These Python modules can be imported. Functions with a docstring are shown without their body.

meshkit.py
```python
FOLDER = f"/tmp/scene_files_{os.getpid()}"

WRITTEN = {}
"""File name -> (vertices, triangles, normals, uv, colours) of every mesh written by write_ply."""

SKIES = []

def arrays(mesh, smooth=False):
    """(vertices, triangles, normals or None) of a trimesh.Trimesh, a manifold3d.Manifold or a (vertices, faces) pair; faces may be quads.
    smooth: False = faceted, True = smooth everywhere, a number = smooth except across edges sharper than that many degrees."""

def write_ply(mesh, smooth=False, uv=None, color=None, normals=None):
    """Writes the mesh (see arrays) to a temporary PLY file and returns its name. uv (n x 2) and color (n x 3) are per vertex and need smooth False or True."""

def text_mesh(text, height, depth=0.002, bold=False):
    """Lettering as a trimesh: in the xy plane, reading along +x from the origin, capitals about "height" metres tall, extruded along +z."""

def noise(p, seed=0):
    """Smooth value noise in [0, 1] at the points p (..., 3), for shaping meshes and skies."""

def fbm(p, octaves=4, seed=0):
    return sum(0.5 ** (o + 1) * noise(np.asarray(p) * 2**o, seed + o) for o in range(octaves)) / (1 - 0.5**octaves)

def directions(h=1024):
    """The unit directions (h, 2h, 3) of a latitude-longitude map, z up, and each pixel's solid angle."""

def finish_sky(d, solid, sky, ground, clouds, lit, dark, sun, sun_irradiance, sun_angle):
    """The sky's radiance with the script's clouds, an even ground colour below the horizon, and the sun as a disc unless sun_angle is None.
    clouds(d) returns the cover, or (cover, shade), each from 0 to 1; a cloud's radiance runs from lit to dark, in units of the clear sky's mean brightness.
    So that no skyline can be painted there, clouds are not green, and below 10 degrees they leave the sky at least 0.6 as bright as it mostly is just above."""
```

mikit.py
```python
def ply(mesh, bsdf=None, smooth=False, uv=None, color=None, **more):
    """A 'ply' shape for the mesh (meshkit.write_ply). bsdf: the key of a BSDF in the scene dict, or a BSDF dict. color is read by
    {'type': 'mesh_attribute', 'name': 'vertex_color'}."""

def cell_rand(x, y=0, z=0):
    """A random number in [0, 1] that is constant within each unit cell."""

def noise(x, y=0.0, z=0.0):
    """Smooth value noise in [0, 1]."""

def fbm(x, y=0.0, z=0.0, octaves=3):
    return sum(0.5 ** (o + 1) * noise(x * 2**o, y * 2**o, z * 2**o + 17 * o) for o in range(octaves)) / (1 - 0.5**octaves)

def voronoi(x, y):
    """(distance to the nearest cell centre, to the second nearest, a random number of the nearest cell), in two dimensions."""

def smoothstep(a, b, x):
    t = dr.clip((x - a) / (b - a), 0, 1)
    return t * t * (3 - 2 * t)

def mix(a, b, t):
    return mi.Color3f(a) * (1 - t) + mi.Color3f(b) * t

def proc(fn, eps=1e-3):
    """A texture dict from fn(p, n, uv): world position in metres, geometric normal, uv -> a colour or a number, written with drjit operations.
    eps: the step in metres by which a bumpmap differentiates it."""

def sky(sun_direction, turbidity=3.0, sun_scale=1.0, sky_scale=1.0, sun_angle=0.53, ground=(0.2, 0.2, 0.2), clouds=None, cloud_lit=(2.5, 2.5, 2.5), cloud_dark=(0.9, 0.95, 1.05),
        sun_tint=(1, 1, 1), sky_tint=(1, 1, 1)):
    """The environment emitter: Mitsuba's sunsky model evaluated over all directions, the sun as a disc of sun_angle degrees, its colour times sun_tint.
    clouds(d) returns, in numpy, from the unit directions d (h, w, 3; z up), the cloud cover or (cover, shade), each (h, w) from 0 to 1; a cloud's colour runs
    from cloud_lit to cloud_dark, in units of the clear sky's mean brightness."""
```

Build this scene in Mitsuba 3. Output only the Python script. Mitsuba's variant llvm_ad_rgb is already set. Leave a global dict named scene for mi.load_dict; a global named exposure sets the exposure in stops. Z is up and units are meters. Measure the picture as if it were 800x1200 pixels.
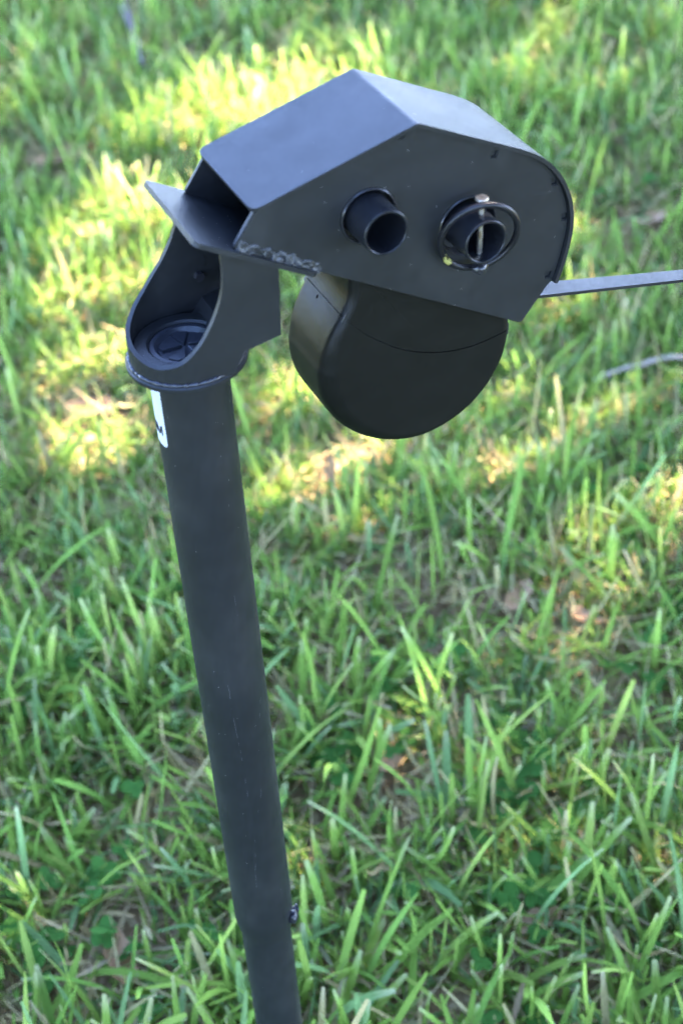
import math
import numpy as np
import trimesh
import manifold3d as m3
import mitsuba as mi
import drjit as dr
import mikit
import meshkit
from shapely.geometry import Polygon, Point, box as sbox
from shapely.ops import unary_union
from scipy.spatial import cKDTree

T = mi.ScalarTransform4f
scene, labels = {}, {}

# ------------------------------------------------------------------ camera, sky, exposure
CAM = np.array([-0.2296, -0.7517, 1.4352])
FWD = np.array([0.3007, 0.6998, -0.6479])
UPV = np.array([0.3164, 0.5677, 0.7600])
scene['camera'] = {
    'type': 'thinlens', 'fov': 24.406, 'fov_axis': 'x', 'near_clip': 0.05, 'far_clip': 3000.0,
    'aperture_radius': 0.0043, 'focus_distance': 1.07,
    'to_world': T().look_at(origin=CAM.tolist(), target=(CAM + FWD).tolist(), up=UPV.tolist()),
}
SUN = np.array([0.62, 0.10, 0.78])
SUN = SUN / np.linalg.norm(SUN)
scene['sky'] = mikit.sky(SUN.tolist(), turbidity=3, sky_tint=(1.0, 0.92, 1.04), sun_tint=(1.0, 1.0, 1.16))
exposure = 6.05

# ------------------------------------------------------------------ materials
noise, fbm, smoothstep, mix, cell_rand = mikit.noise, mikit.fbm, mikit.smoothstep, mikit.mix, mikit.cell_rand


def paint_colour(p, n, uv):
    mottled = fbm(p.x * 90, p.y * 90, p.z * 90)
    c = mix((0.0065, 0.0073, 0.0080), (0.0105, 0.0117, 0.0124), mottled)
    # sparse dust specks and a little dry dust film
    s = 800.0
    fx, fy, fz = (v * s - dr.floor(v * s) - 0.5 for v in (p.x, p.y, p.z))
    r = cell_rand(p.x * s, p.y * s, p.z * s)
    speck = dr.select((r > 0.9982) & (fx * fx + fy * fy + fz * fz < 0.10), 1.0, 0.0)
    dust = smoothstep(0.45, 0.80, fbm(p.x * 26 + 5, p.y * 26, p.z * 15, octaves=4)) * 0.055
    scratch = mi.Float(0)
    for x0, z0, z1, k in ((-0.0065, 0.52, 0.66, -0.03), (0.0090, 0.585, 0.615, 0.12), (-0.0010, 0.50, 0.535, 0.20), (0.0035, 0.70, 0.76, -0.05), (-0.0105, 0.40, 0.47, 0.06)):
        d = dr.abs(p.x - x0 - k * (p.z - z0) - 0.0012 * (noise(p.z * 60, x0 * 900) - 0.5))
        scratch = dr.maximum(scratch, dr.select((d < 0.00022) & (p.z > z0) & (p.z < z1) & (p.y < 0) & (noise(p.z * 240, x0 * 700) > 0.52), 1.0, 0.0))
    c = mix(c, (0.034, 0.035, 0.036), scratch)
    return mix(mix(c, (0.16, 0.155, 0.14), dust), (0.22, 0.21, 0.19), speck * 0.55)


def paint_rough(p, n, uv):
    return 0.41 + 0.14 * fbm(p.x * 60, p.y * 60, p.z * 60 + 3)


def paint_bump(p, n, uv):
    return fbm(p.x * 520, p.y * 520, p.z * 520, octaves=2) + 0.5 * noise(p.x * 60, p.y * 60, p.z * 60)


scene['paint'] = {'type': 'twosided', 'b': {'type': 'bumpmap', 'arbitrary': mikit.proc(paint_bump, eps=3e-4), 'scale': 0.00007,
                  'b': {'type': 'principled', 'base_color': mikit.proc(paint_colour), 'roughness': mikit.proc(paint_rough), 'specular': 0.38}}}
scene['shell_paint'] = {'type': 'twosided', 'b': {'type': 'bumpmap', 'arbitrary': mikit.proc(lambda p, n, uv: fbm(p.x * 55, p.y * 55, p.z * 55, octaves=3), eps=1e-3), 'scale': 0.0007,
                  'b': {'type': 'principled', 'base_color': mikit.proc(lambda p, n, uv: mix((0.0030, 0.0031, 0.0024), (0.0052, 0.0054, 0.0043), fbm(p.x * 70, p.y * 70, p.z * 70))),
                        'roughness': 0.45, 'specular': 0.20}}}
scene['tube_paint'] = {'type': 'twosided', 'b': {'type': 'principled', 'base_color': mikit.proc(lambda p, n, uv: mix((0.0055, 0.0062, 0.0080), (0.0100, 0.0110, 0.0135), fbm(p.x * 150, p.y * 150, p.z * 150))), 'roughness': 0.34, 'specular': 0.42}}
scene['gloss_paint'] = {'type': 'twosided', 'b': {'type': 'principled', 'base_color': {'type': 'rgb', 'value': [0.015, 0.015, 0.018]}, 'roughness': 0.22, 'specular': 0.6}}
scene['weld_paint'] = {'type': 'twosided', 'b': {'type': 'principled', 'base_color': mikit.proc(lambda p, n, uv: mix((0.012, 0.013, 0.015), (0.034, 0.036, 0.041), smoothstep(0.35, 0.7, fbm(p.x * 160, p.y * 160, p.z * 160)))),
                       'roughness': 0.42, 'specular': 0.6}}
scene['plug_plastic'] = {'type': 'twosided', 'b': {'type': 'principled', 'base_color': {'type': 'rgb', 'value': [0.018, 0.020, 0.026]}, 'roughness': 0.33, 'specular': 0.5}}
scene['zinc'] = {'type': 'twosided', 'b': {'type': 'principled', 'base_color': mikit.proc(lambda p, n, uv: mix((0.42, 0.39, 0.33), (0.26, 0.195, 0.13), smoothstep(0.5, 0.75, fbm(p.x * 500, p.y * 500, p.z * 240)))),
                 'roughness': 0.32, 'metallic': 0.85}}


def ring_colour(p, n, uv):
    # black wire with a stretch of yellow plating where the paint has chipped
    k = smoothstep(0.0060, 0.0045, dr.sqrt(dr.square(p.x - 0.1525) + dr.square(p.z - 0.9445)) + 0.004 * noise(p.x * 900, p.y * 900, p.z * 900))
    return mix((0.007, 0.007, 0.009), (0.30, 0.28, 0.08), k * smoothstep(0.35, 0.45, noise(p.x * 400, p.y * 400, p.z * 400 + 9)))


scene['ring_paint'] = {'type': 'twosided', 'b': {'type': 'principled', 'base_color': mikit.proc(ring_colour), 'roughness': 0.36, 'specular': 0.35}}
scene['sticker_film'] = {'type': 'twosided', 'b': {'type': 'principled', 'base_color': {'type': 'rgb', 'value': [0.46, 0.47, 0.48]}, 'roughness': 0.35, 'specular': 0.5}}
scene['sticker_ink'] = {'type': 'twosided', 'b': {'type': 'diffuse', 'reflectance': {'type': 'rgb', 'value': [0.02, 0.02, 0.025]}}}
scene['blade'] = {'type': 'principledthin', 'base_color': {'type': 'mesh_attribute', 'name': 'vertex_color'}, 'roughness': 0.36, 'diff_trans': 0.85, 'eta': 1.5}
scene['dry_blade'] = {'type': 'principledthin', 'base_color': {'type': 'mesh_attribute', 'name': 'vertex_color'}, 'roughness': 0.6, 'diff_trans': 0.5, 'eta': 1.4}
scene['tree_leaf'] = {'type': 'principledthin', 'base_color': {'type': 'mesh_attribute', 'name': 'vertex_color'}, 'roughness': 0.45, 'diff_trans': 0.6, 'eta': 1.45}
scene['dead_leaf'] = {'type': 'twosided', 'b': {'type': 'principled', 'base_color': mikit.proc(lambda p, n, uv: mix((0.20, 0.095, 0.040), (0.44, 0.26, 0.12), fbm(p.x * 70, p.y * 70, p.z * 70))), 'roughness': 0.6}}
scene['twig_bark'] = {'type': 'twosided', 'b': {'type': 'principled', 'base_color': mikit.proc(lambda p, n, uv: mix((0.25, 0.19, 0.145), (0.44, 0.36, 0.28), fbm(p.x * 90, p.y * 90, p.z * 90))), 'roughness': 0.7}}
scene['dark_bark'] = {'type': 'twosided', 'b': {'type': 'principled', 'base_color': mikit.proc(lambda p, n, uv: mix((0.05, 0.04, 0.04), (0.14, 0.11, 0.10), fbm(p.x * 60, p.y * 60, p.z * 60))), 'roughness': 0.8}}
scene['tree_bark'] = {'type': 'twosided', 'b': {'type': 'bumpmap', 'arbitrary': mikit.proc(lambda p, n, uv: fbm(p.x * 24, p.y * 24, p.z * 6), eps=4e-3), 'scale': 0.03,
                      'b': {'type': 'diffuse', 'reflectance': mikit.proc(lambda p, n, uv: mix((0.07, 0.055, 0.04), (0.22, 0.19, 0.15), fbm(p.x * 18, p.y * 18, p.z * 5)))}}}


def soil_colour(p, n, uv):
    a = fbm(p.x * 9, p.y * 9, 1.0)
    b = fbm(p.x * 120, p.y * 120, 5.0)
    c = mix((0.095, 0.058, 0.028), (0.26, 0.175, 0.085), a)
    c = mix(c, (0.40, 0.31, 0.17), smoothstep(0.52, 0.75, b) * 0.7)
    far = smoothstep(4.0, 8.0, dr.sqrt(dr.square(p.x - 0.5) + dr.square(p.y - 1.0)))
    turf = mix((0.055, 0.10, 0.022), (0.11, 0.17, 0.04), fbm(p.x * 3, p.y * 3, 2.0, octaves=4))
    return mix(c, turf, far)


scene['soil'] = {'type': 'twosided', 'b': {'type': 'bumpmap', 'arbitrary': mikit.proc(lambda p, n, uv: fbm(p.x * 80, p.y * 80, 0.0), eps=2e-3), 'scale': 0.012,
                 'b': {'type': 'diffuse', 'reflectance': mikit.proc(soil_colour)}}}


# ------------------------------------------------------------------ helpers
def ref(key, mesh, bsdf, smooth=False, label=None, category=None, group=None, kind=None, **kw):
    base, k = key, 0
    while key in scene:
        k += 1
        key = f'{base}_{k:03d}'
    vv_, ff_, _ = meshkit.arrays(mesh)
    if len(ff_) == 0 or not np.isfinite(vv_).all():
        raise ValueError('empty mesh ' + key)
    scene[key] = mikit.ply(mesh, bsdf, smooth=smooth, **kw)
    note(key, label, category, group, kind)
    return key


def note(key, label=None, category=None, group=None, kind=None):
    d = {k: v for k, v in dict(label=label, category=category, group=group, kind=kind).items() if v}
    if d:
        labels[key] = d


def to_tm(man):
    m = man.to_mesh()
    return trimesh.Trimesh(np.asarray(m.vert_properties)[:, :3], np.asarray(m.tri_verts), process=False)


def to_man(mesh):
    mesh = mesh.copy()
    mesh.merge_vertices()
    return m3.Manifold(m3.Mesh(np.asarray(mesh.vertices, np.float32), np.asarray(mesh.faces, np.uint32)))


def prism_xz(poly, y0, y1):
    """extrude a polygon drawn in (x, z) from y0 to y1"""
    m = trimesh.creation.extrude_polygon(poly, y1 - y0, engine='earcut')
    v = m.vertices
    m.vertices = np.stack([v[:, 0], y1 - v[:, 2], v[:, 1]], 1)
    if m.volume < 0:
        m.invert()
    return m


def prism_xy(poly, z0, z1):
    m = trimesh.creation.extrude_polygon(poly, z1 - z0, engine='earcut')
    m.apply_translation([0, 0, z0])
    return m


def lathe(profile, sections=72):
    m = trimesh.creation.revolve(np.array(profile), sections=sections)
    if m.volume < 0:
        m.invert()
    return m


def tube_path(pts, radii, n=10, closed=False, cap=True):
    pts = np.asarray(pts, float)
    radii = np.broadcast_to(np.asarray(radii, float), (len(pts),))
    if closed:
        tan = np.roll(pts, -1, 0) - np.roll(pts, 1, 0)
    else:
        tan = np.gradient(pts, axis=0)
    tan /= np.linalg.norm(tan, axis=1, keepdims=True)
    nrm = np.cross(tan[0], [0.31, 0.17, 0.93])
    nrm /= np.linalg.norm(nrm)
    rings = []
    for p, t, r in zip(pts, tan, radii):
        nrm = nrm - t * (nrm @ t)
        nrm /= np.linalg.norm(nrm)
        b = np.cross(t, nrm)
        th = np.arange(n) / n * 2 * np.pi
        rings.append(p + r * (np.cos(th)[:, None] * nrm + np.sin(th)[:, None] * b))
    v = np.concatenate(rings)
    f = []
    m = len(pts)
    for i in range(m if closed else m - 1):
        a, b = i * n, ((i + 1) % m) * n
        for j in range(n):
            k = (j + 1) % n
            f += [[a + j, a + k, b + k], [a + j, b + k, b + j]]
    if not closed and cap:
        v = np.vstack([v, pts[0], pts[-1]])
        c0, c1 = len(v) - 2, len(v) - 1
        for j in range(n):
            k = (j + 1) % n
            f += [[c0, k, j], [c1, (m - 1) * n + j, (m - 1) * n + k]]
    return trimesh.Trimesh(v, np.array(f), process=False)


def smooth_curve(pts, n=60):
    """Catmull-Rom through the points"""
    p = np.asarray(pts, float)
    p = np.vstack([2 * p[0] - p[1], p, 2 * p[-1] - p[-2]])
    out = []
    per = max(2, n // (len(p) - 3))
    for i in range(1, len(p) - 2):
        for s in np.arange(per) / per:
            a, b, c, d = p[i - 1:i + 3]
            out.append(0.5 * (2 * b + (c - a) * s + (2 * a - 5 * b + 4 * c - d) * s * s + (3 * b - a - 3 * c + d) * s ** 3))
    out.append(p[-2])
    return np.array(out)


def round_poly(poly, r):
    return poly.buffer(-r, quad_segs=8).buffer(r, quad_segs=8)


# ------------------------------------------------------------------ the ground
def ground_z(x, y):
    x, y = np.asarray(x, float), np.asarray(y, float)
    p = np.stack([x * 1.7, y * 1.7, np.zeros_like(x)], -1)
    q = np.stack([x * 9, y * 9, np.zeros_like(x)], -1)
    return (meshkit.fbm(p, 3, seed=3) - 0.5) * 0.05 + (meshkit.fbm(q, 2, seed=8) - 0.5) * 0.016


def build_ground():
    t = np.linspace(-1, 1, 281)
    s = 2.5 * t + 800.0 * np.abs(t) ** 9 * np.sign(t) + 4 * t ** 3
    X, Y = np.meshgrid(0.5 + s, 1.0 + s, indexing='ij')
    Z = ground_z(X, Y)
    n = len(t)
    i = np.arange(n * n).reshape(n, n)
    f = np.stack([i[:-1, :-1], i[1:, :-1], i[1:, 1:], i[:-1, 1:]], -1).reshape(-1, 4)
    return np.stack([X, Y, Z], -1).reshape(-1, 3), f


ref('ground', build_ground(), 'soil', smooth=True, label='brown soil and dead thatch under the lawn', kind='structure')

# ------------------------------------------------------------------ the black steel stand
ST = 'steel_stand'
note(ST, 'black painted steel pole carrying an angular hooded head with two short tubes', 'stand')
SL = math.radians(-30.5)                       # slope of the hood's floor


def floor_z(x):
    return 0.9863 + (x - 0.0223) * math.tan(SL)


# pole: an upper tube crimped onto a narrower lower tube
ref(ST + '__pole', lathe([(0.0, 0.8983), (0.024, 0.8983), (0.024, 0.352), (0.0238, 0.346), (0.0229, 0.338), (0.0218, 0.331), (0.0211, 0.326), (0.0208, 0.325), (0.0, 0.325)]), 'paint', smooth=25)
ref(ST + '__lower_pole', lathe([(0.0, 0.3247), (0.0205, 0.3247), (0.0205, -0.25), (0.0, -0.25)]), 'paint', smooth=25)
# grub screw on the right of the pole, lumps of paint round it
screw = trimesh.util.concatenate([
    trimesh.creation.cylinder(0.0030, 0.0050, sections=6).apply_transform(trimesh.transformations.rotation_matrix(math.pi / 2, [0, 1, 0])).apply_translation([0.0232, -0.0095, 0.3445]),
    trimesh.creation.cylinder(0.0040, 0.0012, sections=18).apply_transform(trimesh.transformations.rotation_matrix(math.pi / 2 + .2, [0, 1, 0])).apply_translation([0.0250, -0.0100, 0.3448])])
ref(ST + '__screw', screw, 'gloss_paint', smooth=30)
lump = trimesh.creation.icosphere(3, 0.0068)
lump.vertices *= 1 + 0.6 * (meshkit.fbm(lump.vertices * 420, 2)[:, None] - 0.5)
lump.vertices = lump.vertices * [0.75, 1.1, 1.0] + [0.0188, -0.0140, 0.3450]
ref(ST + '__weld_spatter', lump, 'gloss_paint', smooth=True)

# flange ring on the pole top with its weld bead
flange = to_man(lathe([(0.0, 0.8985), (0.0355, 0.8985), (0.0366, 0.8995), (0.0366, 0.9018), (0.0355, 0.9028), (0.0, 0.9028)], 96))
ref(ST + '__flange', to_tm(flange), 'paint', smooth=30)
th = np.linspace(0, 2 * np.pi, 241)[:-1]
rr = 0.0007 + 0.0013 * meshkit.noise(np.stack([th * 26, th * 0, th * 0], -1), 4)
bead = tube_path(np.stack([0.0343 * np.cos(th), 0.0343 * np.sin(th), 0.9034 + 0 * th], -1), rr, 8, closed=True)
ref(ST + '__weld_bead', bead, 'gloss_paint', smooth=True)

# neck: pipe at the foot, two cheeks running back under the hood, its mouth cut on a slant
R1, R0 = 0.0340, 0.0312
outer = unary_union([Point(0, 0).buffer(R1, 48), Polygon([(0, -R1), (0.052, -R1 + 0.0005), (0.052, R1 - 0.0005), (0, R1)])])
inner = unary_union([Point(0, 0).buffer(R0, 48), Polygon([(0, -R0), (0.0488, -R0 + 0.0005), (0.0488, R0 - 0.0005), (0, R0)])])
shell = to_man(prism_xy(outer, 0.88, 1.02)) - to_man(prism_xy(inner, 0.87, 1.03))
side = to_man(prism_xz(Polygon([(-0.040, 0.9030), (0.017, 0.9030), (0.0245, 0.9155), (0.0485, 0.9192), (0.0505, floor_z(0.0505) - 0.0034), (0.0, floor_z(0.0) - 0.0034), (-0.04, floor_z(0.0) - 0.0034)]), -0.05, 0.05))
mouth = smooth_curve([(-0.060, 0.9180), (-0.036, 0.9180), (-0.027, 0.9187), (-0.022, 0.9207), (-0.017, 0.9233), (-0.012, 0.9264), (-0.006, 0.9320), (0.000, 0.9385), (0.005, 0.9455), (0.010, 0.9540), (0.0142, 0.9640), (0.0160, 0.9720), (0.0168, 0.9800)], 80)
bite = prism_xz(Polygon([tuple(p) for p in mouth] + [(0.0168, 1.06), (-0.06, 1.06)]), -0.05, 0.05)
bite.vertices[:, 2] += 0.25 * bite.vertices[:, 1]          # the cut rises towards the far cheek
heel = to_man(prism_xz(Polygon([(0.0180, 0.9062), (0.0245, 0.9156), (0.0480, 0.9192), (0.0480, 0.9214), (0.0238, 0.9178), (0.0165, 0.9080)]), -R1 + 0.001, R1 - 0.001))
neck = ((shell ^ side) + heel) - to_man(bite)
ref(ST + '__neck', to_tm(neck), 'paint', smooth=28)
# inside the neck: floor washer and ribbed plastic plug
ref(ST + '__washer', lathe([(0.0215, 0.9030), (0.0309, 0.9030), (0.0309, 0.9108), (0.0300, 0.9116), (0.0230, 0.9116), (0.0215, 0.9104), (0.0215, 0.9030)], 72), 'paint', smooth=30)
ref(ST + '__pole_plug', lathe([(0.0, 0.9040), (0.0212, 0.9040), (0.0212, 0.9098), (0.0185, 0.9098), (0.0160, 0.9072), (0.0, 0.9068)], 64), 'plug_plastic', smooth=30)
for k in range(5):
    a0 = k * math.pi * 0.4 + 0.3
    pts = [(0.0025 * math.cos(a0), 0.0025 * math.sin(a0)), (0.0150 * math.cos(a0 - 0.42), 0.0150 * math.sin(a0 - 0.42)), (0.0157 * math.cos(a0), 0.0157 * math.sin(a0)), (0.0140 * math.cos(a0 + 0.25), 0.0140 * math.sin(a0 + 0.25))]
    pet = trimesh.creation.extrude_polygon(round_poly(Polygon(pts).buffer(0.0004), 0.0003), 0.0050, engine='earcut')
    pet.vertices[:, 2] *= 0.62
    pet.vertices[:, 2] *= 0.5 + 0.5 * np.clip((np.arctan2(pet.vertices[:, 1], pet.vertices[:, 0]) - a0 + 0.4 + np.pi) % (2 * np.pi) - np.pi + 0.0, 0, 0.8)
    pet.apply_translation([0, 0, 0.9066])
    ref(ST + '__pole_plug__rib', pet, 'plug_plastic')
bolt = trimesh.creation.cylinder(0.0032, 0.004, sections=6).apply_transform(trimesh.transformations.rotation_matrix(math.pi / 2, [1, 0, 0])).apply_translation([0.0235, R0 - 0.0018, 0.9330])
ref(ST + '__bolt_end', bolt, 'gloss_paint', smooth=20)

# hood: roof strip bent over two cheek plates
HW = 0.0408
roof_pts = [(0.0352, 1.0082), (0.0362, 1.00845), (0.0374, 1.00875), (0.0390, 1.00915), (0.0415, 1.00975), (0.060, 1.01425), (0.1345, 1.0326), (0.1362, 1.03295), (0.1380, 1.0327), (0.1397, 1.0319)]
bend = smooth_curve([(0.2035, 0.9995), (0.2150, 0.9925), (0.2250, 0.9838), (0.2330, 0.9730), (0.2390, 0.9600), (0.2420, 0.9450), (0.2412, 0.9300), (0.2372, 0.9130), (0.2325, 0.8995)], 48)
roof_pts = np.array(roof_pts + [tuple(p) for p in bend])
TH = 0.0026


def strip(pts, th, hw):
    t = np.gradient(pts, axis=0)
    t /= np.linalg.norm(t, axis=1, keepdims=True)
    nin = np.stack([t[:, 1], -t[:, 0]], 1)          # inward
    inn = pts + nin * th
    n = len(pts)
    v, f = [], []
    for k in range(n):
        v += [(pts[k, 0], -hw[k], pts[k, 1]), (pts[k, 0], hw[k], pts[k, 1]), (inn[k, 0], hw[k], inn[k, 1]), (inn[k, 0], -hw[k], inn[k, 1])]
    for k in range(n - 1):
        for a in range(4):
            b = (a + 1) % 4
            f += [[4 * k + a, 4 * k + b, 4 * k + 4 + b], [4 * k + a, 4 * k + 4 + b, 4 * k + 4 + a]]
    f += [[0, 2, 1], [0, 3, 2], [4 * n - 4, 4 * n - 3, 4 * n - 2], [4 * n - 4, 4 * n - 2, 4 * n - 1]]
    m = trimesh.Trimesh(np.array(v), np.array(f), process=False)
    if m.volume < 0:
        m.invert()
    return m, inn


s = np.concatenate([[0], np.cumsum(np.linalg.norm(np.diff(roof_pts, axis=0), axis=1))])
RC = 0.0058
hw = np.where(s < RC, HW - RC + np.sqrt(np.maximum(RC ** 2 - (RC - s) ** 2, 0)), HW)
roof, inn = strip(roof_pts, TH, hw)
ref(ST + '__hood_roof', roof, 'paint', smooth=20)

outline = [tuple(p) for p in inn[4:]] + [(0.2262, 0.8970), (0.2085, 0.8760), (0.0223, 0.9863), (0.0375, 1.0062)]
plate2d = Polygon(outline).buffer(0)
plate2d = plate2d.buffer(-0.0030, quad_segs=6).buffer(0.0030, quad_segs=6)
plate2d = unary_union([plate2d, Polygon(outline).buffer(0).intersection(sbox(0.05, 0.90, 0.24, 1.04))]).buffer(-0.0002)
plate_full = plate2d
# small notches in the plate edge where the strip is tabbed in
for (cx, cz) in [(0.1275, 1.0268), (0.1870, 0.9985), (0.2290, 0.9690), (0.2372, 0.9430), (0.2270, 0.9050)]:
    plate2d = plate2d.difference(Polygon([(cx - 0.0016, cz - 0.0004), (cx + 0.0012, cz - 0.0010), (cx + 0.0022, cz + 0.0024), (cx - 0.0014, cz + 0.0030)]).buffer(0.0005, 3))
T1, T2 = (0.1059, 0.9830), (0.1697, 0.9578)
near2d = plate2d.difference(Point(*T1).buffer(0.0172, 24)).difference(Point(*T2).buffer(0.0186, 24))
PY = 0.0380


def chamfered(poly, y_out, y_in, c=0.0006):
    """plate whose outer edges are slightly broken"""
    sgn = 1 if y_in > y_out else -1
    a = prism_xz(poly.buffer(-c), min(y_out, y_in), max(y_out, y_in))
    b = prism_xz(poly, min(y_out + sgn * c, y_in), max(y_out + sgn * c, y_in))
    return to_tm(to_man(a) + to_man(b))


near_full = plate_full.difference(Point(*T1).buffer(0.0172, 24)).difference(Point(*T2).buffer(0.0186, 24))
near_plate = to_man(chamfered(near2d, -PY, -PY + 0.0026)) + to_man(prism_xz(near_full, -PY + 0.0023, -PY + 0.0030))
ref(ST + '__cheek_plate', to_tm(near_plate), 'paint')
ref(ST + '__cheek_plate', chamfered(plate2d, PY, PY - 0.0030), 'paint')
# floor plate under the hood
fl = []
for y0, y1, x0, x1 in [(-0.0415, 0.0405, 0.0012, 0.072)]:
    L = (x1 - x0) / math.cos(SL)
    p2 = sbox(0, y0, L, y1)
    p2 = p2.buffer(-0.004, quad_segs=6).buffer(0.004, quad_segs=6)
    m = trimesh.creation.extrude_polygon(p2, 0.0030, engine='earcut')
    m.apply_translation([0, 0, -0.0030])
    m.apply_transform(trimesh.transformations.rotation_matrix(-SL, [0, 1, 0]))
    m.apply_translation([x0, 0, floor_z(x0) + 0.0005])
    fl.append(m)
ref(ST + '__hood_floor', fl[0], 'paint')
# ragged weld run along the foot of the near cheek plate
rng = np.random.default_rng(5)
xs = np.linspace(0.0235, 0.0735, 260)
wv, wf = [], []
M = 15
for i, x in enumerate(xs):
    e = min(1.0, i / 10, (len(xs) - 1 - i) / 8)
    hgt = 0.0036 + 0.0034 * meshkit.noise(np.array([x * 260, 0, 0])) + 0.0018 * meshkit.noise(np.array([x * 900, 3, 0]))
    zb = floor_z(x) - 0.0004
    for j in range(M):
        u = j / (M - 1)
        zz = zb - 0.0006 + u * (hgt * (0.4 + 0.6 * e) + 0.0006)
        bulge = (0.0005 * (1 - u) ** 1.3 + 0.00040) * e
        bulge *= 0.30 + 1.4 * meshkit.noise(np.array([x * 620, u * 4, 7]))
        pit = meshkit.noise(np.array([x * 300, u * 2.6, 17]))
        if u < 0.62 and x < 0.052 and pit > 0.62:
            bulge = -0.0012
        yy = -PY - (bulge if j < M - 1 else -0.0004)
        wv.append((x + 0.004 * u * 0.4, yy, zz))
for i in range(len(xs) - 1):
    for j in range(M - 1):
        a, b = i * M + j, (i + 1) * M + j
        wf += [[a, b, b + 1], [a, b + 1, a + 1]]
weld = trimesh.Trimesh(np.array(wv), np.array(wf), process=False)
ref(ST + '__weld_run', weld, 'weld_paint', smooth=True, label='rough greyish weld run along the foot of the hood')

# short tubes ("eyes") through the near cheek plate
RY = trimesh.transformations.rotation_matrix(math.pi / 2, [1, 0, 0])


def pipe_y(cx, cz, r0, r1, y0, y1):
    c = 0.0004
    m = lathe([(r0, 0), (r1 - c, 0), (r1, c), (r1, y1 - y0 - c), (r1 - c, y1 - y0), (r0 + c, y1 - y0), (r0, y1 - y0 - c), (r0, 0)], 64)
    m.apply_transform(RY)                       # z -> -y
    m.apply_translation([cx, y1, cz])
    return m


for (cx, cz), ln in ((T1, -0.0605), (T2, -0.0605)):
    k = ref(ST + '__socket_tube', pipe_y(cx, cz, 0.0122, 0.0139, ln, 0.030), 'tube_paint', smooth=25)
    ref(ST + '__socket_collar', pipe_y(cx, cz, 0.0162 if cx < .13 else 0.0179, 0.0174 if cx < .13 else 0.0192, -0.0390, -0.0300), 'gloss_paint', smooth=25)
for (cx, cz) in (T1, T2):
    ref(ST + '__socket_washer', pipe_y(cx, cz, 0.0141, 0.0215, -0.0298, -0.0278), 'paint', smooth=25)
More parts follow.
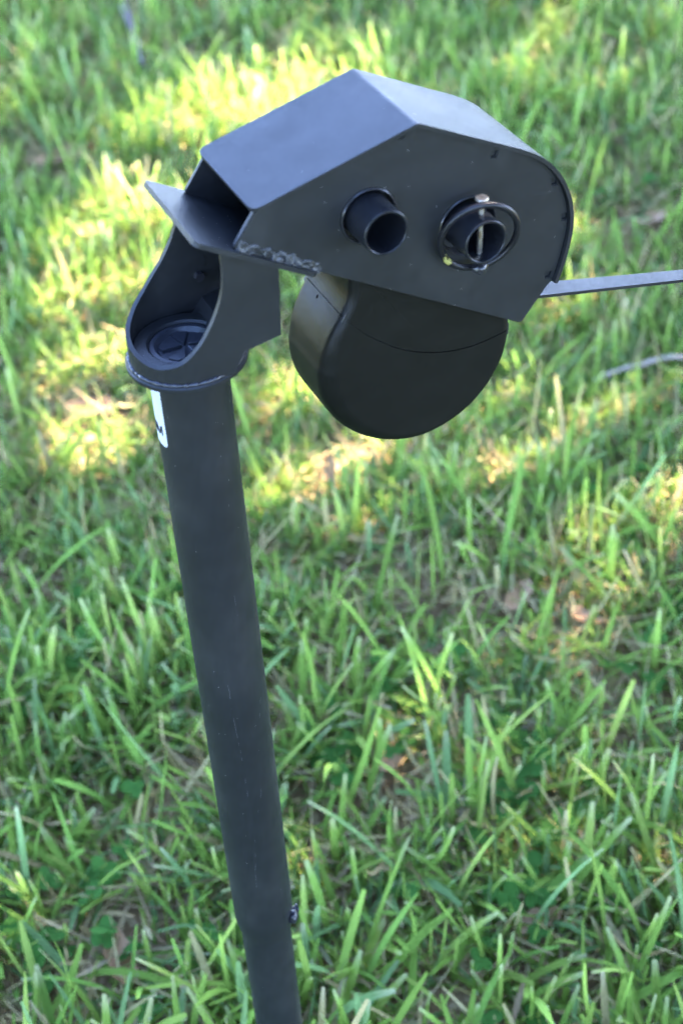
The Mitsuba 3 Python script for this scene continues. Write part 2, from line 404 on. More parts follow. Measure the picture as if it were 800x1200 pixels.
# inside each tube: a dark end wall a little way in
for (cx, cz) in (T1, T2):
    d = trimesh.creation.cylinder(0.0121, 0.002, sections=40)
    d.apply_transform(RY)
    d.apply_translation([cx, -0.010, cz])
    ref(ST + '__socket_stop', d, 'tube_paint', smooth=25)

# linchpin with spring ring through the second tube
LP = ST + '__linchpin'
note(LP, 'bare metal linchpin with black ring through the right-hand tube')
pin_top, pin_bot = np.array([0.1722, -0.0505, 0.9800]), np.array([0.1702, -0.0505, 0.9380])
ref(LP + '__shank', tube_path([pin_top, pin_top * .62 + pin_bot * .38, pin_top * .57 + pin_bot * .43, pin_top * .53 + pin_bot * .47, pin_bot], [0.0017, 0.0017, 0.0016, 0.0019, 0.0016], 14), 'zinc', smooth=40)
head = lathe([(0.0, -0.0006), (0.0034, -0.0006), (0.0040, 0.0000), (0.0040, 0.0010), (0.0036, 0.0015), (0.0, 0.0018)], 24)
head.apply_translation(pin_top + [0, 0, 0.0005])
ref(LP + '__head', head, 'zinc', smooth=40)
knob = trimesh.creation.icosphere(3, 0.0046)
knob.vertices *= 1 + 0.5 * (meshkit.fbm(knob.vertices * 300 + 4, 2)[:, None] - 0.5)
knob.vertices = knob.vertices * [1.15, 1, 0.75] + pin_bot + [0.0006, -0.0008, -0.0022]
ref(LP + '__knob', knob, 'gloss_paint', smooth=True)
nrm = np.array([-0.1915, -0.961, -0.1996])
u = np.cross(nrm, [0, 0, 1.0]); u /= np.linalg.norm(u)
w = np.cross(nrm, u)
th = np.linspace(0, 2 * np.pi, 97)[:-1]
ring = tube_path(np.array([0.1705, -0.0505, 0.9565]) + 0.0235 * (np.cos(th)[:, None] * u + np.sin(th)[:, None] * w), 0.00205, 12, closed=True)
ref(LP + '__ring', ring, 'ring_paint', smooth=True)

# rounded shell hanging out of the hood: upper lid and lower cup parted by a curved seam
C0, RD = (0.1408, 0.8698), 0.0660
arc = [(C0[0] + RD * math.cos(a), C0[1] + RD * math.sin(a)) for a in np.radians(np.arange(176, 396, 4))]
out2 = smooth_curve([(0.0975, 0.9460), (0.0970, 0.9330), (0.0962, 0.9250), (0.0925, 0.9165), (0.0845, 0.9040), (0.0785, 0.8905), (0.0760, 0.8790)] + arc[::2] + [(0.190, 0.930), (0.175, 0.945), (0.140, 0.952), (0.110, 0.950)], 220)
out2 = Polygon(out2).buffer(0).buffer(-0.002).buffer(0.002)
ring2 = np.array(out2.exterior.coords)[:-1]
d = np.concatenate([[0], np.cumsum(np.linalg.norm(np.diff(np.vstack([ring2, ring2[:1]]), axis=0), axis=1))])
NS = 260
tt = np.arange(NS) / NS * d[-1]
rp = np.vstack([ring2, ring2[:1]])
ring2 = np.stack([np.interp(tt, d, rp[:, 0]), np.interp(tt, d, rp[:, 1])], 1)
if Polygon(ring2).exterior.is_ccw is False:
    ring2 = ring2[::-1]
tg = np.roll(ring2, -2, 0) - np.roll(ring2, 2, 0)
tg /= np.linalg.norm(tg, axis=1, keepdims=True)
nin = np.stack([-tg[:, 1], tg[:, 0]], 1)
rings = []
YF, YB, RF, RB = -0.0290, 0.0290, 0.0075, 0.0075
kz = np.clip((0.912 - ring2[:, 1]) / 0.050, 0, 1)
RFv = 0.0060 + 0.0060 * kz * kz * (3 - 2 * kz)
RFv = 0.0060 + (RFv - 0.0060) * np.clip((0.140 - ring2[:, 0]) / 0.045, 0, 1)
for _ in range(12):
    RFv = (np.roll(RFv, 1) + RFv + np.roll(RFv, -1)) / 3
v, f = [], []
for a in np.linspace(0, np.pi / 2, 10):
    q = ring2 + nin * (RFv * (1 - math.sin(a)))[:, None]
    v += [(p_[0], YF + r_ * (1 - math.cos(a)), p_[1]) for p_, r_ in zip(q, RFv)]
    rings.append(a)
for a in np.linspace(0, np.pi / 2, 8):
    q = ring2 + nin * RB * (1 - math.cos(a))
    v += [(p_[0], YB - RB * (1 - math.sin(a)), p_[1]) for p_ in q]
    rings.append(a)
for k in range(len(rings) - 1):
    for j in range(NS):
        j2 = (j + 1) % NS
        f += [[k * NS + j, k * NS + j2, (k + 1) * NS + j2], [k * NS + j, (k + 1) * NS + j2, (k + 1) * NS + j]]
v += [(0.141, YF, 0.885), (0.141, YB, 0.885)]
for j in range(NS):
    j2 = (j + 1) % NS
    f += [[len(v) - 2, j2, j], [len(v) - 1, (len(rings) - 1) * NS + j, (len(rings) - 1) * NS + j2]]
drum = trimesh.Trimesh(np.array(v), np.array(f), process=False)
if drum.volume < 0:
    drum.invert()
drum = to_man(drum)
seam = smooth_curve([(0.060, 0.9240), (0.0770, 0.9220), (0.0900, 0.9145), (0.1060, 0.8967), (0.1280, 0.8790), (0.1520, 0.8680), (0.1770, 0.8640), (0.2020, 0.8668), (0.220, 0.8710)], 80)
g = 0.00035
up = Polygon([(x, z + g) for x, z in seam] + [(0.23, 1.0), (0.05, 1.0)])
lo = Polygon([(x, z - g) for x, z in seam] + [(0.23, 0.78), (0.05, 0.78)])
hole = to_man(trimesh.creation.cylinder(0.0011, 0.012, sections=16).apply_transform(trimesh.transformations.rotation_matrix(math.pi / 2, [0, 1, 0])).apply_translation([0.0930, 0.0050, 0.9110]))
lid = (drum ^ to_man(prism_xz(up, -0.05, 0.05)))
cup = (drum ^ to_man(prism_xz(lo, -0.05, 0.05))) - hole
core = to_man(prism_xz(out2.buffer(-0.004), -0.024, 0.024))
ref(ST + '__shell_lid', to_tm(lid), 'shell_paint', smooth=24)
ref(ST + '__shell_cup', to_tm(cup), 'shell_paint', smooth=24)
ref(ST + '__shell_core', prism_xz(out2.buffer(-0.0012).intersection(Polygon([(x, z + 0.004) for x, z in seam] + [(x, z - 0.004) for x, z in seam[::-1]])), -0.0278, 0.0278), 'paint')

# flat bar leaving the shell towards the right
bx0, bx1 = 0.196, 0.560
bp = Polygon([(bx0, -0.0100), (bx1, -0.0030), (bx1, 0.0050), (bx0, 0.0078)])
bar = trimesh.creation.extrude_polygon(bp, 0.0022, engine='earcut')
bar.apply_transform(np.array([[1, 0, 0, 0], [0, 1, 0, 0], [-0.2245, 0, 1, 0], [0, 0, 0, 1]], float))
bar.apply_translation([0, 0, 0.9245 - 0.0022])
ref(ST + '__flat_bar', bar, 'paint')

# white sticker wrapped round the pole
aR, aL = math.radians(-158.5), math.radians(-158.5 - 78)


def wrapped(poly_uv, r, zs=1.0):
    """flat polygon (arc length, z) wrapped on the pole"""
    m = trimesh.creation.extrude_polygon(poly_uv, 0.0002, engine='earcut')
    m = m.subdivide_to_size(0.0022, max_iter=8)
    a = m.vertices[:, 0] / 0.024
    rr_ = r + m.vertices[:, 2]
    m.vertices = np.stack([rr_ * np.cos(a), rr_ * np.sin(a), m.vertices[:, 1]], 1)
    if m.volume < 0:
        m.invert()
    return m


st2 = sbox(aL * 0.024, 0.8450, aR * 0.024, 0.8980).buffer(-0.003).buffer(0.003, quad_segs=6)
st2 = unary_union([st2, sbox(aL * 0.024, 0.87, aR * 0.024, 0.8980)])
ref(ST + '__sticker', wrapped(st2, 0.0241), 'sticker_film', label='white sticker under the flange, black letters at its edge')
for ch, off in (('M', 0.0), ('R', -0.0058)):
    tm = meshkit.text_mesh(ch, 0.0068, 0.0001, bold=True)
    tm.merge_vertices()
    tm = tm.subdivide_to_size(0.001, max_iter=6)
    x = tm.vertices[:, 0] - tm.vertices[:, 0].max() + aR * 0.024 - 0.0028 + off
    z = tm.vertices[:, 1] + 0.8535
    a = x / 0.024
    r_ = 0.02445 + tm.vertices[:, 2]
    tm.vertices = np.stack([r_ * np.cos(a), r_ * np.sin(a), z], 1)
    ref(ST + '__sticker__letter', tm, 'sticker_ink')

# ------------------------------------------------------------------ lawn
rng = np.random.default_rng(11)
BARE = [(0.520, 0.495, 0.115), (0.46, 0.54, 0.07), (0.272, 0.340, 0.09), (0.198, 1.204, 0.12), (1.216, 1.222, 0.14), (0.658, 2.288, 0.16), (0.389, 1.973, 0.12), (-0.105, 0.277, 0.09),
        (0.571, 0.849, 0.05), (0.438, 0.856, 0.06), (0.60, 0.36, 0.07), (0.75, 0.35, 0.06), (1.30, 1.45, 0.10), (0.02, 0.42, 0.06), (0.45, 0.62, 0.07)]


def bare(x, y):
    b = np.zeros_like(x)
    for cx, cy, r in BARE:
        b = np.maximum(b, np.exp(-((x - cx) ** 2 + (y - cy) ** 2) / r ** 2))
    n = meshkit.fbm(np.stack([x * 5, y * 5, 0 * x], -1), 3, seed=21)
    return np.clip(np.maximum(1.0 * b, (n - 0.585) * 5.0), 0, 1)


def blades(base, az, lean, curl, length, width, col, segs=5, fold=0.16, blunt=0.45, twist=None, tipcol=None):
    """all blades at once: (vertices, faces, colours)"""
    n = len(base)
    t = np.linspace(0, 1, segs + 1)
    ds = length[:, None] / segs
    ang = lean[:, None] + curl[:, None] * t[None, :]
    ca, sa = np.cos(az), np.sin(az)
    hx = np.concatenate([np.zeros((n, 1)), np.cumsum(np.sin((ang[:, 1:] + ang[:, :-1]) / 2) * ds, 1)], 1)
    hz = np.concatenate([np.zeros((n, 1)), np.cumsum(np.cos((ang[:, 1:] + ang[:, :-1]) / 2) * ds, 1)], 1)
    P = np.stack([base[:, None, 0] + hx * ca[:, None], base[:, None, 1] + hx * sa[:, None], base[:, None, 2] + hz], -1)
    tw = np.zeros(n) if twist is None else twist
    sd = np.stack([-sa, ca, np.zeros(n)], -1)
    tanv = np.stack([np.sin(ang) * ca[:, None], np.sin(ang) * sa[:, None], np.cos(ang)], -1)
    nv = np.cross(tanv, np.broadcast_to(sd[:, None], tanv.shape))
    twt = tw[:, None, None] * t[None, :, None]
    side_ = sd[:, None] * np.cos(twt) + nv * np.sin(twt)
    nv2 = np.cross(tanv, side_)
    prof = np.clip(np.minimum(0.55 + 2.2 * t, 1.0) * np.where(t > 0.72, 1 - (1 - blunt) * (np.maximum(t - 0.72, 0) / 0.28) ** 1.5, 1), 0.05, 1)
    W = (width[:, None] * prof[None, :] / 2)[..., None]
    mid = P - nv2 * (fold * 2 * W)
    V = np.stack([P - side_ * W, mid, P + side_ * W], 2)            # n, segs+1, 3, 3
    idx = np.arange(n * (segs + 1) * 3).reshape(n, segs + 1, 3)
    a, b, c, d_ = idx[:, :-1, :-1], idx[:, :-1, 1:], idx[:, 1:, 1:], idx[:, 1:, :-1]
    F = np.stack([np.stack([a, b, c], -1), np.stack([a, c, d_], -1)], -2).reshape(-1, 3)
    tip = col if tipcol is None else tipcol
    root = col * np.array([0.95, 0.85, 0.9]) + np.array([0.03, 0.025, 0.012])
    k = np.clip(t / 0.35, 0, 1)[None, :, None]
    k2 = np.clip((t - 0.85) / 0.15, 0, 1)[None, :, None]
    Cc = root[:, None] * (1 - k) + col[:, None] * k
    Cc = Cc * (1 - k2) + tip[:, None] * k2
    CC = np.repeat(Cc[:, :, None, :], 3, 2) * rng.uniform(0.86, 1.14, (n, segs + 1, 1, 1))
    CC[:, :, 1] *= rng.uniform(0.78, 1.12, (n, 1, 1))
    CC[:, :, 0] *= rng.uniform(0.88, 1.10, (n, 1, 1))
    return V.reshape(-1, 3), F, CC.reshape(-1, 3)


def join(parts):
    V, F, Cc, o = [], [], [], 0
    for v_, f_, c_ in parts:
        V.append(v_); F.append(f_ + o); Cc.append(c_); o += len(v_)
    return (np.concatenate(V), np.concatenate(F)), np.concatenate(Cc)


GREEN = np.array([[0.175, 0.305, 0.058], [0.220, 0.350, 0.062], [0.265, 0.390, 0.072], [0.190, 0.305, 0.108], [0.315, 0.420, 0.088]])


def field(n_tufts, region, per, scale, segs, falloff=None):
    x0, x1, y0, y1 = region
    tx, ty = rng.uniform(x0, x1, n_tufts), rng.uniform(y0, y1, n_tufts)
    keep = rng.random(n_tufts) > bare(tx, ty) * 0.90
    # keep clear of the pole itself
    keep &= np.hypot(tx, ty) > 0.03
    if falloff is not None:
        keep &= falloff(tx, ty)
    tx, ty = tx[keep], ty[keep]
    n = len(tx)
    k = rng.integers(per[0], per[1] + 1, n)
    i = np.repeat(np.arange(n), k)
    m = len(i)
    plane = rng.uniform(0, 2 * np.pi, n)
    tall = np.clip(0.7 + 0.75 * (meshkit.fbm(np.stack([tx * 3.1, ty * 3.1, 0 * tx], -1), 2, seed=31) - 0.3), 0.55, 1.25)
    tone = meshkit.fbm(np.stack([tx * 2.3, ty * 2.3, 0 * tx], -1), 3, seed=41)
    az = plane[i] + np.where(rng.random(m) < 0.5, 0, np.pi) + rng.normal(0, 0.5, m)
    lean = np.abs(rng.normal(0.42, 0.40, m))
    curl = rng.normal(0.45, 0.55, m)
    length = scale * tall[i] * rng.gamma(7.0, 0.0122, m)
    length = np.clip(length, 0.03 * scale, 0.17 * scale)
    width = scale ** 0.5 * rng.uniform(0.0038, 0.0090, m) * np.clip(length / 0.09, 0.65, 1.1)
    bx, by = tx[i] + rng.normal(0, 0.017, m) * scale, ty[i] + rng.normal(0, 0.017, m) * scale
    base = np.stack([bx, by, ground_z(bx, by) - 0.004], -1)
    w = np.clip(tone[i] + rng.normal(0, 0.18, m), 0, 0.999)
    gi = np.minimum((w * 3).astype(int), 2)
    col = GREEN[gi].copy()
    r = rng.random(m)
    col[r < 0.16] = GREEN[3]
    col[r > 0.86] = GREEN[4]
    col *= rng.uniform(0.70, 1.28, (m, 1))
    dead = rng.random(m) < 0.06
    col[dead] = np.array([0.45, 0.375, 0.165]) * rng.uniform(0.6, 1.2, (dead.sum(), 1))
    tipc = col.copy()
    cut = rng.random(m) < 0.6                       # mown tips dry out pale
    tipc[cut] = 0.45 * col[cut] + 0.55 * np.array([0.55, 0.49, 0.31])
    return blades(base, az, lean, curl, length, width, col, segs, blunt=0.5, twist=rng.normal(0, 0.5, m), tipcol=tipc)


near_region = (-0.75, 2.35, -0.45, 3.35)
A = (2.35 + 0.75) * (3.35 + 0.45)
parts = [field(int(A * 1000), near_region, (4, 8), 1.0, 5)]


def ring_only(x, y):
    return ~((x > -0.75) & (x < 2.35) & (y > -0.45) & (y < 3.35))


parts.append(field(7500, (-3.2, 4.6, -2.4, 6.0), (4, 6), 1.5, 3, ring_only))
parts.append(field(7000, (-9, 10, -8, 14), (4, 6), 2.4, 2, lambda x, y: ~((x > -3.2) & (x < 4.6) & (y > -2.4) & (y < 6.0))))
# finer, thinner blades between the broad ones
n = int(A * 5600)
bx, by = rng.uniform(-0.75, 2.35, n), rng.uniform(-0.45, 3.35, n)
kk = (rng.random(n) > bare(bx, by) * 0.9) & (np.hypot(bx, by) > 0.03)
bx, by = bx[kk], by[kk]
n = len(bx)
col = GREEN[rng.integers(0, 5, n)] * rng.uniform(0.7, 1.25, (n, 1))
dd = rng.random(n) < 0.12
col[dd] = np.array([0.47, 0.39, 0.18]) * rng.uniform(0.6, 1.2, (dd.sum(), 1))
parts.append(blades(np.stack([bx, by, ground_z(bx, by) - 0.002], -1), rng.uniform(0, 2 * np.pi, n), np.abs(rng.normal(0.55, 0.4, n)), rng.normal(0.5, 0.6, n), np.clip(rng.gamma(5.0, 0.0120, n), 0.025, 0.13),
                    rng.uniform(0.0022, 0.0052, n), col, 3, blunt=0.4, twist=rng.normal(0, 0.7, n)))
# long stray blades
n = 260
bx, by = rng.uniform(-0.5, 2.0, n), rng.uniform(-0.2, 3.0, n)
parts.append(blades(np.stack([bx, by, ground_z(bx, by)], -1), rng.uniform(0, 2 * np.pi, n), rng.uniform(0.1, 0.6, n), rng.normal(0.5, 0.4, n), rng.uniform(0.13, 0.21, n), rng.uniform(0.006, 0.009, n),
                    GREEN[rng.integers(0, 5, n)] * rng.uniform(0.8, 1.2, (n, 1)), 6, blunt=0.15, twist=rng.normal(0, 0.6, n)))
gm, gc = join(parts)
ref('grass', gm, 'blade', smooth=True, color=gc, label='broad-bladed green lawn grass covering the ground', category='grass', kind='stuff')

# understorey: short dead thatch and runners lying nearly flat
n = int(A * 3800)
bx, by = rng.uniform(-0.75, 2.35, n), rng.uniform(-0.45, 3.35, n)
col = np.array([0.45, 0.36, 0.17]) * rng.uniform(0.35, 1.25, (n, 1)) * np.array([1, 1, 1]) + rng.normal(0, 0.012, (n, 3))
col = np.clip(col, 0.02, 0.6)
lenb = rng.gamma(5, 0.011, n)
tb = blades(np.stack([bx, by, ground_z(bx, by) + rng.uniform(0.0, 0.022, n)], -1), rng.uniform(0, 2 * np.pi, n), rng.normal(1.36, 0.30, n), rng.normal(0.0, 0.6, n), lenb, rng.uniform(0.0018, 0.0060, n), col, 3, blunt=0.4, twist=rng.normal(0, 1.2, n))
ref('thatch', (tb[0], tb[1]), 'dry_blade', smooth=True, color=tb[2], label='dead straw-coloured thatch lying under the grass', category='thatch', kind='stuff')

# short green shoots low down and round-leaved clover between the tufts
n = int(A * 1500)
bx, by = rng.uniform(-0.75, 2.35, n), rng.uniform(-0.45, 3.35, n)
k = rng.random(n) > bare(bx, by) * 0.75
bx, by = bx[k], by[k]
n = len(bx)
tb = blades(np.stack([bx, by, ground_z(bx, by) + 0.002], -1), rng.uniform(0, 2 * np.pi, n), rng.uniform(0.5, 1.4, n), rng.normal(0.1, 0.4, n), rng.uniform(0.02, 0.065, n), rng.uniform(0.003, 0.0085, n),
            GREEN[rng.integers(0, 4, n)] * rng.uniform(0.6, 1.15, (n, 1)), 3, blunt=0.5, twist=rng.normal(0, 0.8, n))
ref('low_shoots', (tb[0], tb[1]), 'blade', smooth=True, color=tb[2], label='short green shoots and runners low in the lawn', category='grass', kind='stuff')

cl_v, cl_f, cl_c = [], [], []
for (cx, cy, cnt, rad) in [(-0.09, 0.30, 26, 0.07), (0.33, 0.27, 20, 0.07), (0.35, 0.12, 22, 0.08), (0.62, 0.33, 16, 0.07), (0.10, 0.75, 18, 0.1), (0.9, 0.6, 14, 0.1), (0.3, 0.45, 14, 0.07), (1.2, 1.3, 14, 0.1)]:
    for q in range(cnt):
        x, y = cx + rng.normal(0, rad), cy + rng.normal(0, rad)
        z = float(ground_z(x, y)) + rng.uniform(0.02, 0.045)
        a0 = rng.uniform(0, 6.28)
        tilt = rng.normal(0, 0.35, 2)
        c = np.array([0.075, 0.19, 0.04]) * rng.uniform(0.7, 1.2)
        for j in range(3):
            a = a0 + j * 2.094
            rl = rng.uniform(0.006, 0.0095)
            ctr = np.array([math.cos(a), math.sin(a)]) * rl * 1.02
            o = len(cl_v)
            m = 9
            for s_ in range(m):
                b = 2 * np.pi * s_ / m
                q2 = ctr + rl * np.array([math.cos(b), math.sin(b)])
                cl_v.append((x + q2[0], y + q2[1], z + q2 @ tilt + 0.15 * np.hypot(*(q2 - ctr))))
                cl_c.append(c)
            cl_v.append((x + ctr[0], y + ctr[1], z + ctr @ tilt - 0.0012)); cl_c.append(c * 1.15)
            cl_f += [[o + s_, o + (s_ + 1) % m, o + m] for s_ in range(m)]
ref('clover', (np.array(cl_v), np.array(cl_f)), 'blade', smooth=True, color=np.array(cl_c), label='small round-leaved clover low between the grass', category='clover', kind='stuff')


# ------------------------------------------------------------------ fallen leaves and twigs, each a thing
def fallen_leaf(x, y, size, yaw, tilt, curl_, seed, lift=0.018):
    nx, ny = 13, 7
    uu, vv = np.meshgrid(np.linspace(-1, 1, nx), np.linspace(-1, 1, ny), indexing='ij')
    hwid = 0.42 * np.sqrt(np.clip(1 - np.abs(uu) ** 2.2, 0.004, 1)) * (1 + 0.12 * np.sin(uu * 9 + seed))
    px_, py_ = uu, vv * hwid
    pz_ = curl_ * (0.5 * uu ** 2 + 1.1 * py_ ** 2) + 0.10 * meshkit.noise(np.stack([uu * 2 + seed, vv * 2, 0 * uu], -1)) + 0.10 * np.abs(vv) * hwid
    p = np.stack([px_, py_, pz_], -1).reshape(-1, 3) * size / 2
    i = np.arange(nx * ny).reshape(nx, ny)
    f_ = np.stack([i[:-1, :-1], i[1:, :-1], i[1:, 1:], i[:-1, 1:]], -1).reshape(-1, 4)
    Rm = trimesh.transformations.euler_matrix(tilt[0], tilt[1], yaw)[:3, :3]
    return p @ Rm.T + [x, y, float(ground_z(x, y)) + lift], f_


LEAVES = [(0.545, 0.500, 0.062, 0.6, 'curled reddish brown leaf on the bare patch right of centre'),
          (0.600, 0.430, 0.048, 2.2, 'small brown leaf at the lower edge of the bare patch right of centre'),
          (0.285, 0.345, 0.070, 1.1, 'dark brown leaf in the shaded hollow right of the pole'),
          (1.225, 1.205, 0.075, 0.2, 'pinkish tan leaf right of the hood near the picture edge'),
          (0.205, 1.190, 0.080, 2.6, 'tan leaf left of the neck of the stand'),
          (0.445, 0.850, 0.060, 0.9, 'pale leaf just below the rounded shell'),
          (0.575, 0.700, 0.060, 1.9, 'grey brown leaf in the grass below the hood'),
          (0.770, 0.395, 0.055, 0.4, 'tan leaf by the right edge of the picture, low down'),
          (0.325, 0.085, 0.055, 2.9, 'brown leaf at the bottom edge right of the pole'),
          (-0.090, 0.245, 0.070, 1.5, 'dark brown leaf in the hollow at the lower left'),
          (0.400, 1.960, 0.110, 0.3, 'pale dead leaf at the far left of the lawn')]
for x, y, size, yaw, lab in LEAVES:
    sd_ = rng.uniform(0, 20)
    ref('fallen_leaf', fallen_leaf(x, y, size, yaw, rng.normal(0, 0.3, 2), rng.uniform(0.3, 0.8), sd_), 'dead_leaf', smooth=True, label=lab, category='leaf', group='dry leaves fallen in the lawn')


def twig(pts, r0, r1, bark, lab, seed=0):
    pts = np.array([(x, y, float(ground_z(x, y)) + h) for x, y, h in pts])
    c = smooth_curve(pts, 24)
    c = c + 0.004 * (np.stack([meshkit.noise(c * 60 + seed + k) for k in range(3)], -1) - 0.5)
    ref('twig', tube_path(c, np.linspace(r0, r1, len(c)) * (1 + 0.25 * meshkit.noise(c * 150)), 8), bark, smooth=True, label=lab, category='twig', group='twigs lying in the lawn')


twig([(0.880, 0.845, 0.036), (0.94, 0.835, 0.042), (1.02, 0.815, 0.042), (1.09, 0.780, 0.040)], 0.0040, 0.0032, 'twig_bark', 'pale dry twig in the grass right of the hood')
twig([(0.700, 2.40, 0.10), (0.688, 2.32, 0.08), (0.675, 2.25, 0.06), (0.66, 2.19, 0.05)], 0.008, 0.006, 'dark_bark', 'dark stick standing in the grass at the upper left')
twig([(0.87, 2.62, 0.12), (0.86, 2.55, 0.11), (0.85, 2.48, 0.08)], 0.009, 0.006, 'dark_bark', 'dark stick at the top edge of the picture')


# ------------------------------------------------------------------ the shade tree, out of the picture to the right, whose shade dapples the lawn

def limbs_and_trunk(key, foot, c, R, seed, n_limb=9):
    r = np.random.default_rng(seed)
    trunk = smooth_curve([(foot[0], foot[1], -0.3), (foot[0] - 0.05, foot[1], 1.2), (foot[0] * .8 + c[0] * .2, foot[1] * .8 + c[1] * .2, 2.6), (foot[0] * .45 + c[0] * .55, foot[1] * .45 + c[1] * .55, 4.2), (c[0], c[1], c[2] + 0.4)], 30)
    ref(key + '__trunk', tube_path(trunk, np.linspace(0.21, 0.05, len(trunk)), 14), 'tree_bark', smooth=True)
    for k in range(n_limb):
        a = k * 2.4
        st = trunk[int(len(trunk) * (0.48 + 0.045 * k))]
        end = c + np.array([math.cos(a) * R[0] * 0.75, math.sin(a) * R[1] * 0.75, r.uniform(-0.5, 1.0)])
        ref(key + '__limb', tube_path(smooth_curve([st, (st + end) / 2 + [0, 0, 0.35], end], 12), np.linspace(0.07, 0.018, 13), 8), 'tree_bark', smooth=True)


def leaf_points(c, R, n_clump, per, seed):
    r = np.random.default_rng(seed)
    cl = r.normal(0, 1, (n_clump, 3)); cl /= np.linalg.norm(cl, axis=1, keepdims=True)
    cl = c + cl * (r.random((n_clump, 1)) ** 0.42) * R
    return np.concatenate([q + r.normal(0, 0.30, (per, 3)) for q in cl])


def crown(key, lp, seed, size=(0.09, 0.13)):
    r = np.random.default_rng(seed)
    n = len(lp)
    L = r.uniform(size[0], size[1], n)[:, None]
    ax = r.normal(0, 1, (n, 3)) + [0, 0, -0.4]; ax /= np.linalg.norm(ax, axis=1, keepdims=True)
    nn = SUN * 0.8 + r.normal(0, 0.45, (n, 3)) + [0, 0, 0.4]
    bb = np.cross(nn, ax); bb /= np.linalg.norm(bb, axis=1, keepdims=True)
    nn = np.cross(ax, bb)
    outl = [(-0.5, 0, 0), (-0.18, 0.30, 0.06), (0.15, 0.26, 0.05), (0.5, 0, -0.05), (0.15, -0.26, 0.05), (-0.18, -0.30, 0.06)]
    V = np.stack([lp + L * (a * ax + b * bb + c * nn) for a, b, c in outl], 1).reshape(-1, 3)
    o = np.arange(n)[:, None] * 6
    F = np.concatenate([o + np.array([t_]) for t_ in ((0, 1, 5), (1, 2, 4), (1, 4, 5), (2, 3, 4))])
    lc = np.repeat(np.array([0.05, 0.105, 0.025]) * r.uniform(0.7, 1.3, (n, 1)), 6, 0)
    ref(key + '__crown', (V, F), 'tree_leaf', smooth=False, color=lc, kind='stuff')


def to_ground(p):
    return p[:, :2] - SUN[:2] * (p[:, 2:3] / SUN[2])


# where the crown lets the sun through, on the lawn: (x, y, rx, ry, how open)
GAPS = [(0.80, 1.89, 0.20, 0.20, 1.3), (0.69, 1.82, 0.25, 0.25, 1.3), (0.58, 1.75, 0.22, 0.24, 1.3), (0.48, 1.66, 0.20, 0.22, 1.3), (0.36, 1.52, 0.16, 0.20, 1.3), (0.28, 1.41, 0.13, 0.18, 1.1), (0.15, 1.20, 0.10, 0.16, 0.9),
        (1.00, 1.98, 0.14, 0.14, 0.5), (1.36, 1.80, 0.24, 0.20, 0.30), (0.40, 0.85, 0.14, 0.12, 0.54), (0.68, 0.63, 0.20, 0.16, 0.54), (0.70, 0.50, 0.16, 0.11, 0.58), (0.82, 0.78, 0.26, 0.20, 0.57),
        (1.00, 1.06, 0.24, 0.20, 0.46), (0.37, 0.22, 0.12, 0.08, 0.46), (0.43, 0.11, 0.10, 0.07, 0.46), (0.28, 0.31, 0.06, 0.05, 0.5), (0.58, 1.02, 0.18, 0.14, 0.58), (0.55, 0.40, 0.12, 0.09, 0.44)]


def openness(q):
    o = np.zeros(len(q))
    nz = meshkit.fbm(np.stack([q[:, 0] * 9, q[:, 1] * 9, 0 * q[:, 0]], -1), 3, seed=55)
    nf = meshkit.fbm(np.stack([q[:, 0] * 17, q[:, 1] * 17, 0 * q[:, 0]], -1), 2, seed=56)
    for cx, cy, rx, ry, s_ in GAPS:
        d2 = ((q[:, 0] - cx) / rx) ** 2 + ((q[:, 1] - cy) / ry) ** 2
        o = np.maximum(o, np.where(d2 + (nz - 0.5) * 1.6 < 1.0, np.where((nz if s_ > 0.9 else nf) < 0.28 + 0.55 * s_, 1.0, 0.0), 0.0))
    return o


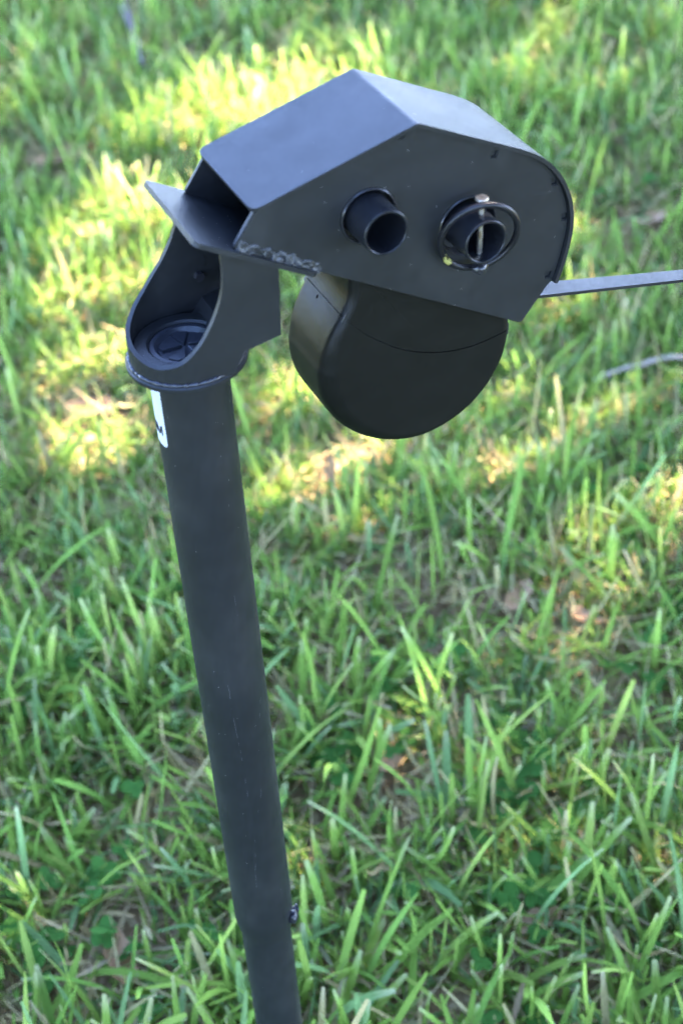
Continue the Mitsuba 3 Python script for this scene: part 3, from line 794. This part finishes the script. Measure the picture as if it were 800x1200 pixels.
TREE = 'shade_tree'
note(TREE, 'broad leafy tree to the right of the lawn, its crown shading the stand', 'tree', 'trees round the lawn')
CC_ = np.array([0.45, 1.0, 0.0]) + SUN * 7.0
RAD = np.array([3.1, 3.1, 1.9])
limbs_and_trunk(TREE, (CC_[0] + 0.9, CC_[1] - 0.4), CC_, RAD, 77)
lp = leaf_points(CC_, RAD, 330, 46, 78)
lp = lp[openness(to_ground(lp)) < 0.5]
# the crown is close over the lawn in view and over the stand, but for small sun flecks
rt = np.random.default_rng(79)
gx, gy = np.meshgrid(np.arange(-1.1, 2.3, 0.035), np.arange(-0.5, 3.2, 0.035), indexing='ij')
cells = np.stack([gx.ravel(), gy.ravel()], 1) + rt.uniform(-0.012, 0.012, (gx.size, 2))
dist = cKDTree(to_ground(lp)).query(cells)[0]
fleck = meshkit.fbm(np.stack([cells[:, 0] * 13, cells[:, 1] * 13, 0 * cells[:, 0]], -1), 2, seed=91)
need = (dist > 0.03) & (openness(cells) < 0.5) & ((fleck < 0.66) | (cells[:, 0] < 0.15))
c2 = cells[need]
zz = CC_[2] + rt.uniform(-1.1, 1.1, len(c2))
lp = np.vstack([lp, np.column_stack([c2 + SUN[:2] * (zz[:, None] / SUN[2]), zz])])
crown(TREE, lp, 80)

for k, (foot, c, R, lab) in enumerate([
        ((4.9, -3.3), (4.4, -2.6, 4.9), (3.2, 3.0, 2.1), 'broad leafy tree to the right of the camera, next to the one shading the stand'),
        ((2.2, -6.2), (2.2, -5.9, 5.0), (3.3, 3.0, 2.3), 'broad leafy tree straight behind the camera'),
        ((7.4, 1.9), (3.9, 1.1, 9.4), (3.4, 3.4, 2.0), 'tallest tree, leaning in behind the one that shades the stand'),
        ((9.9, 5.2), (9.5, 5.6, 5.4), (3.4, 3.4, 2.4), 'leafy tree beyond the lawn to the right'),
        ((-6.9, 1.4), (-6.5, 1.5, 4.2), (2.8, 3.0, 2.4), 'leafy tree to the left of the lawn'),
        ((-4.9, -4.6), (-4.5, -4.3, 4.6), (2.9, 2.9, 2.2), 'leafy tree behind the camera to the left')]):
    key = f'shade_tree_{k + 1:03d}'
    note(key, lab, 'tree', 'trees round the lawn')
    c, R = np.array(c), np.array(R)
    limbs_and_trunk(key, foot, c, R, 100 + k)
    crown(key, leaf_points(c, R, 260, 44, 110 + k), 120 + k, (0.13, 0.18))
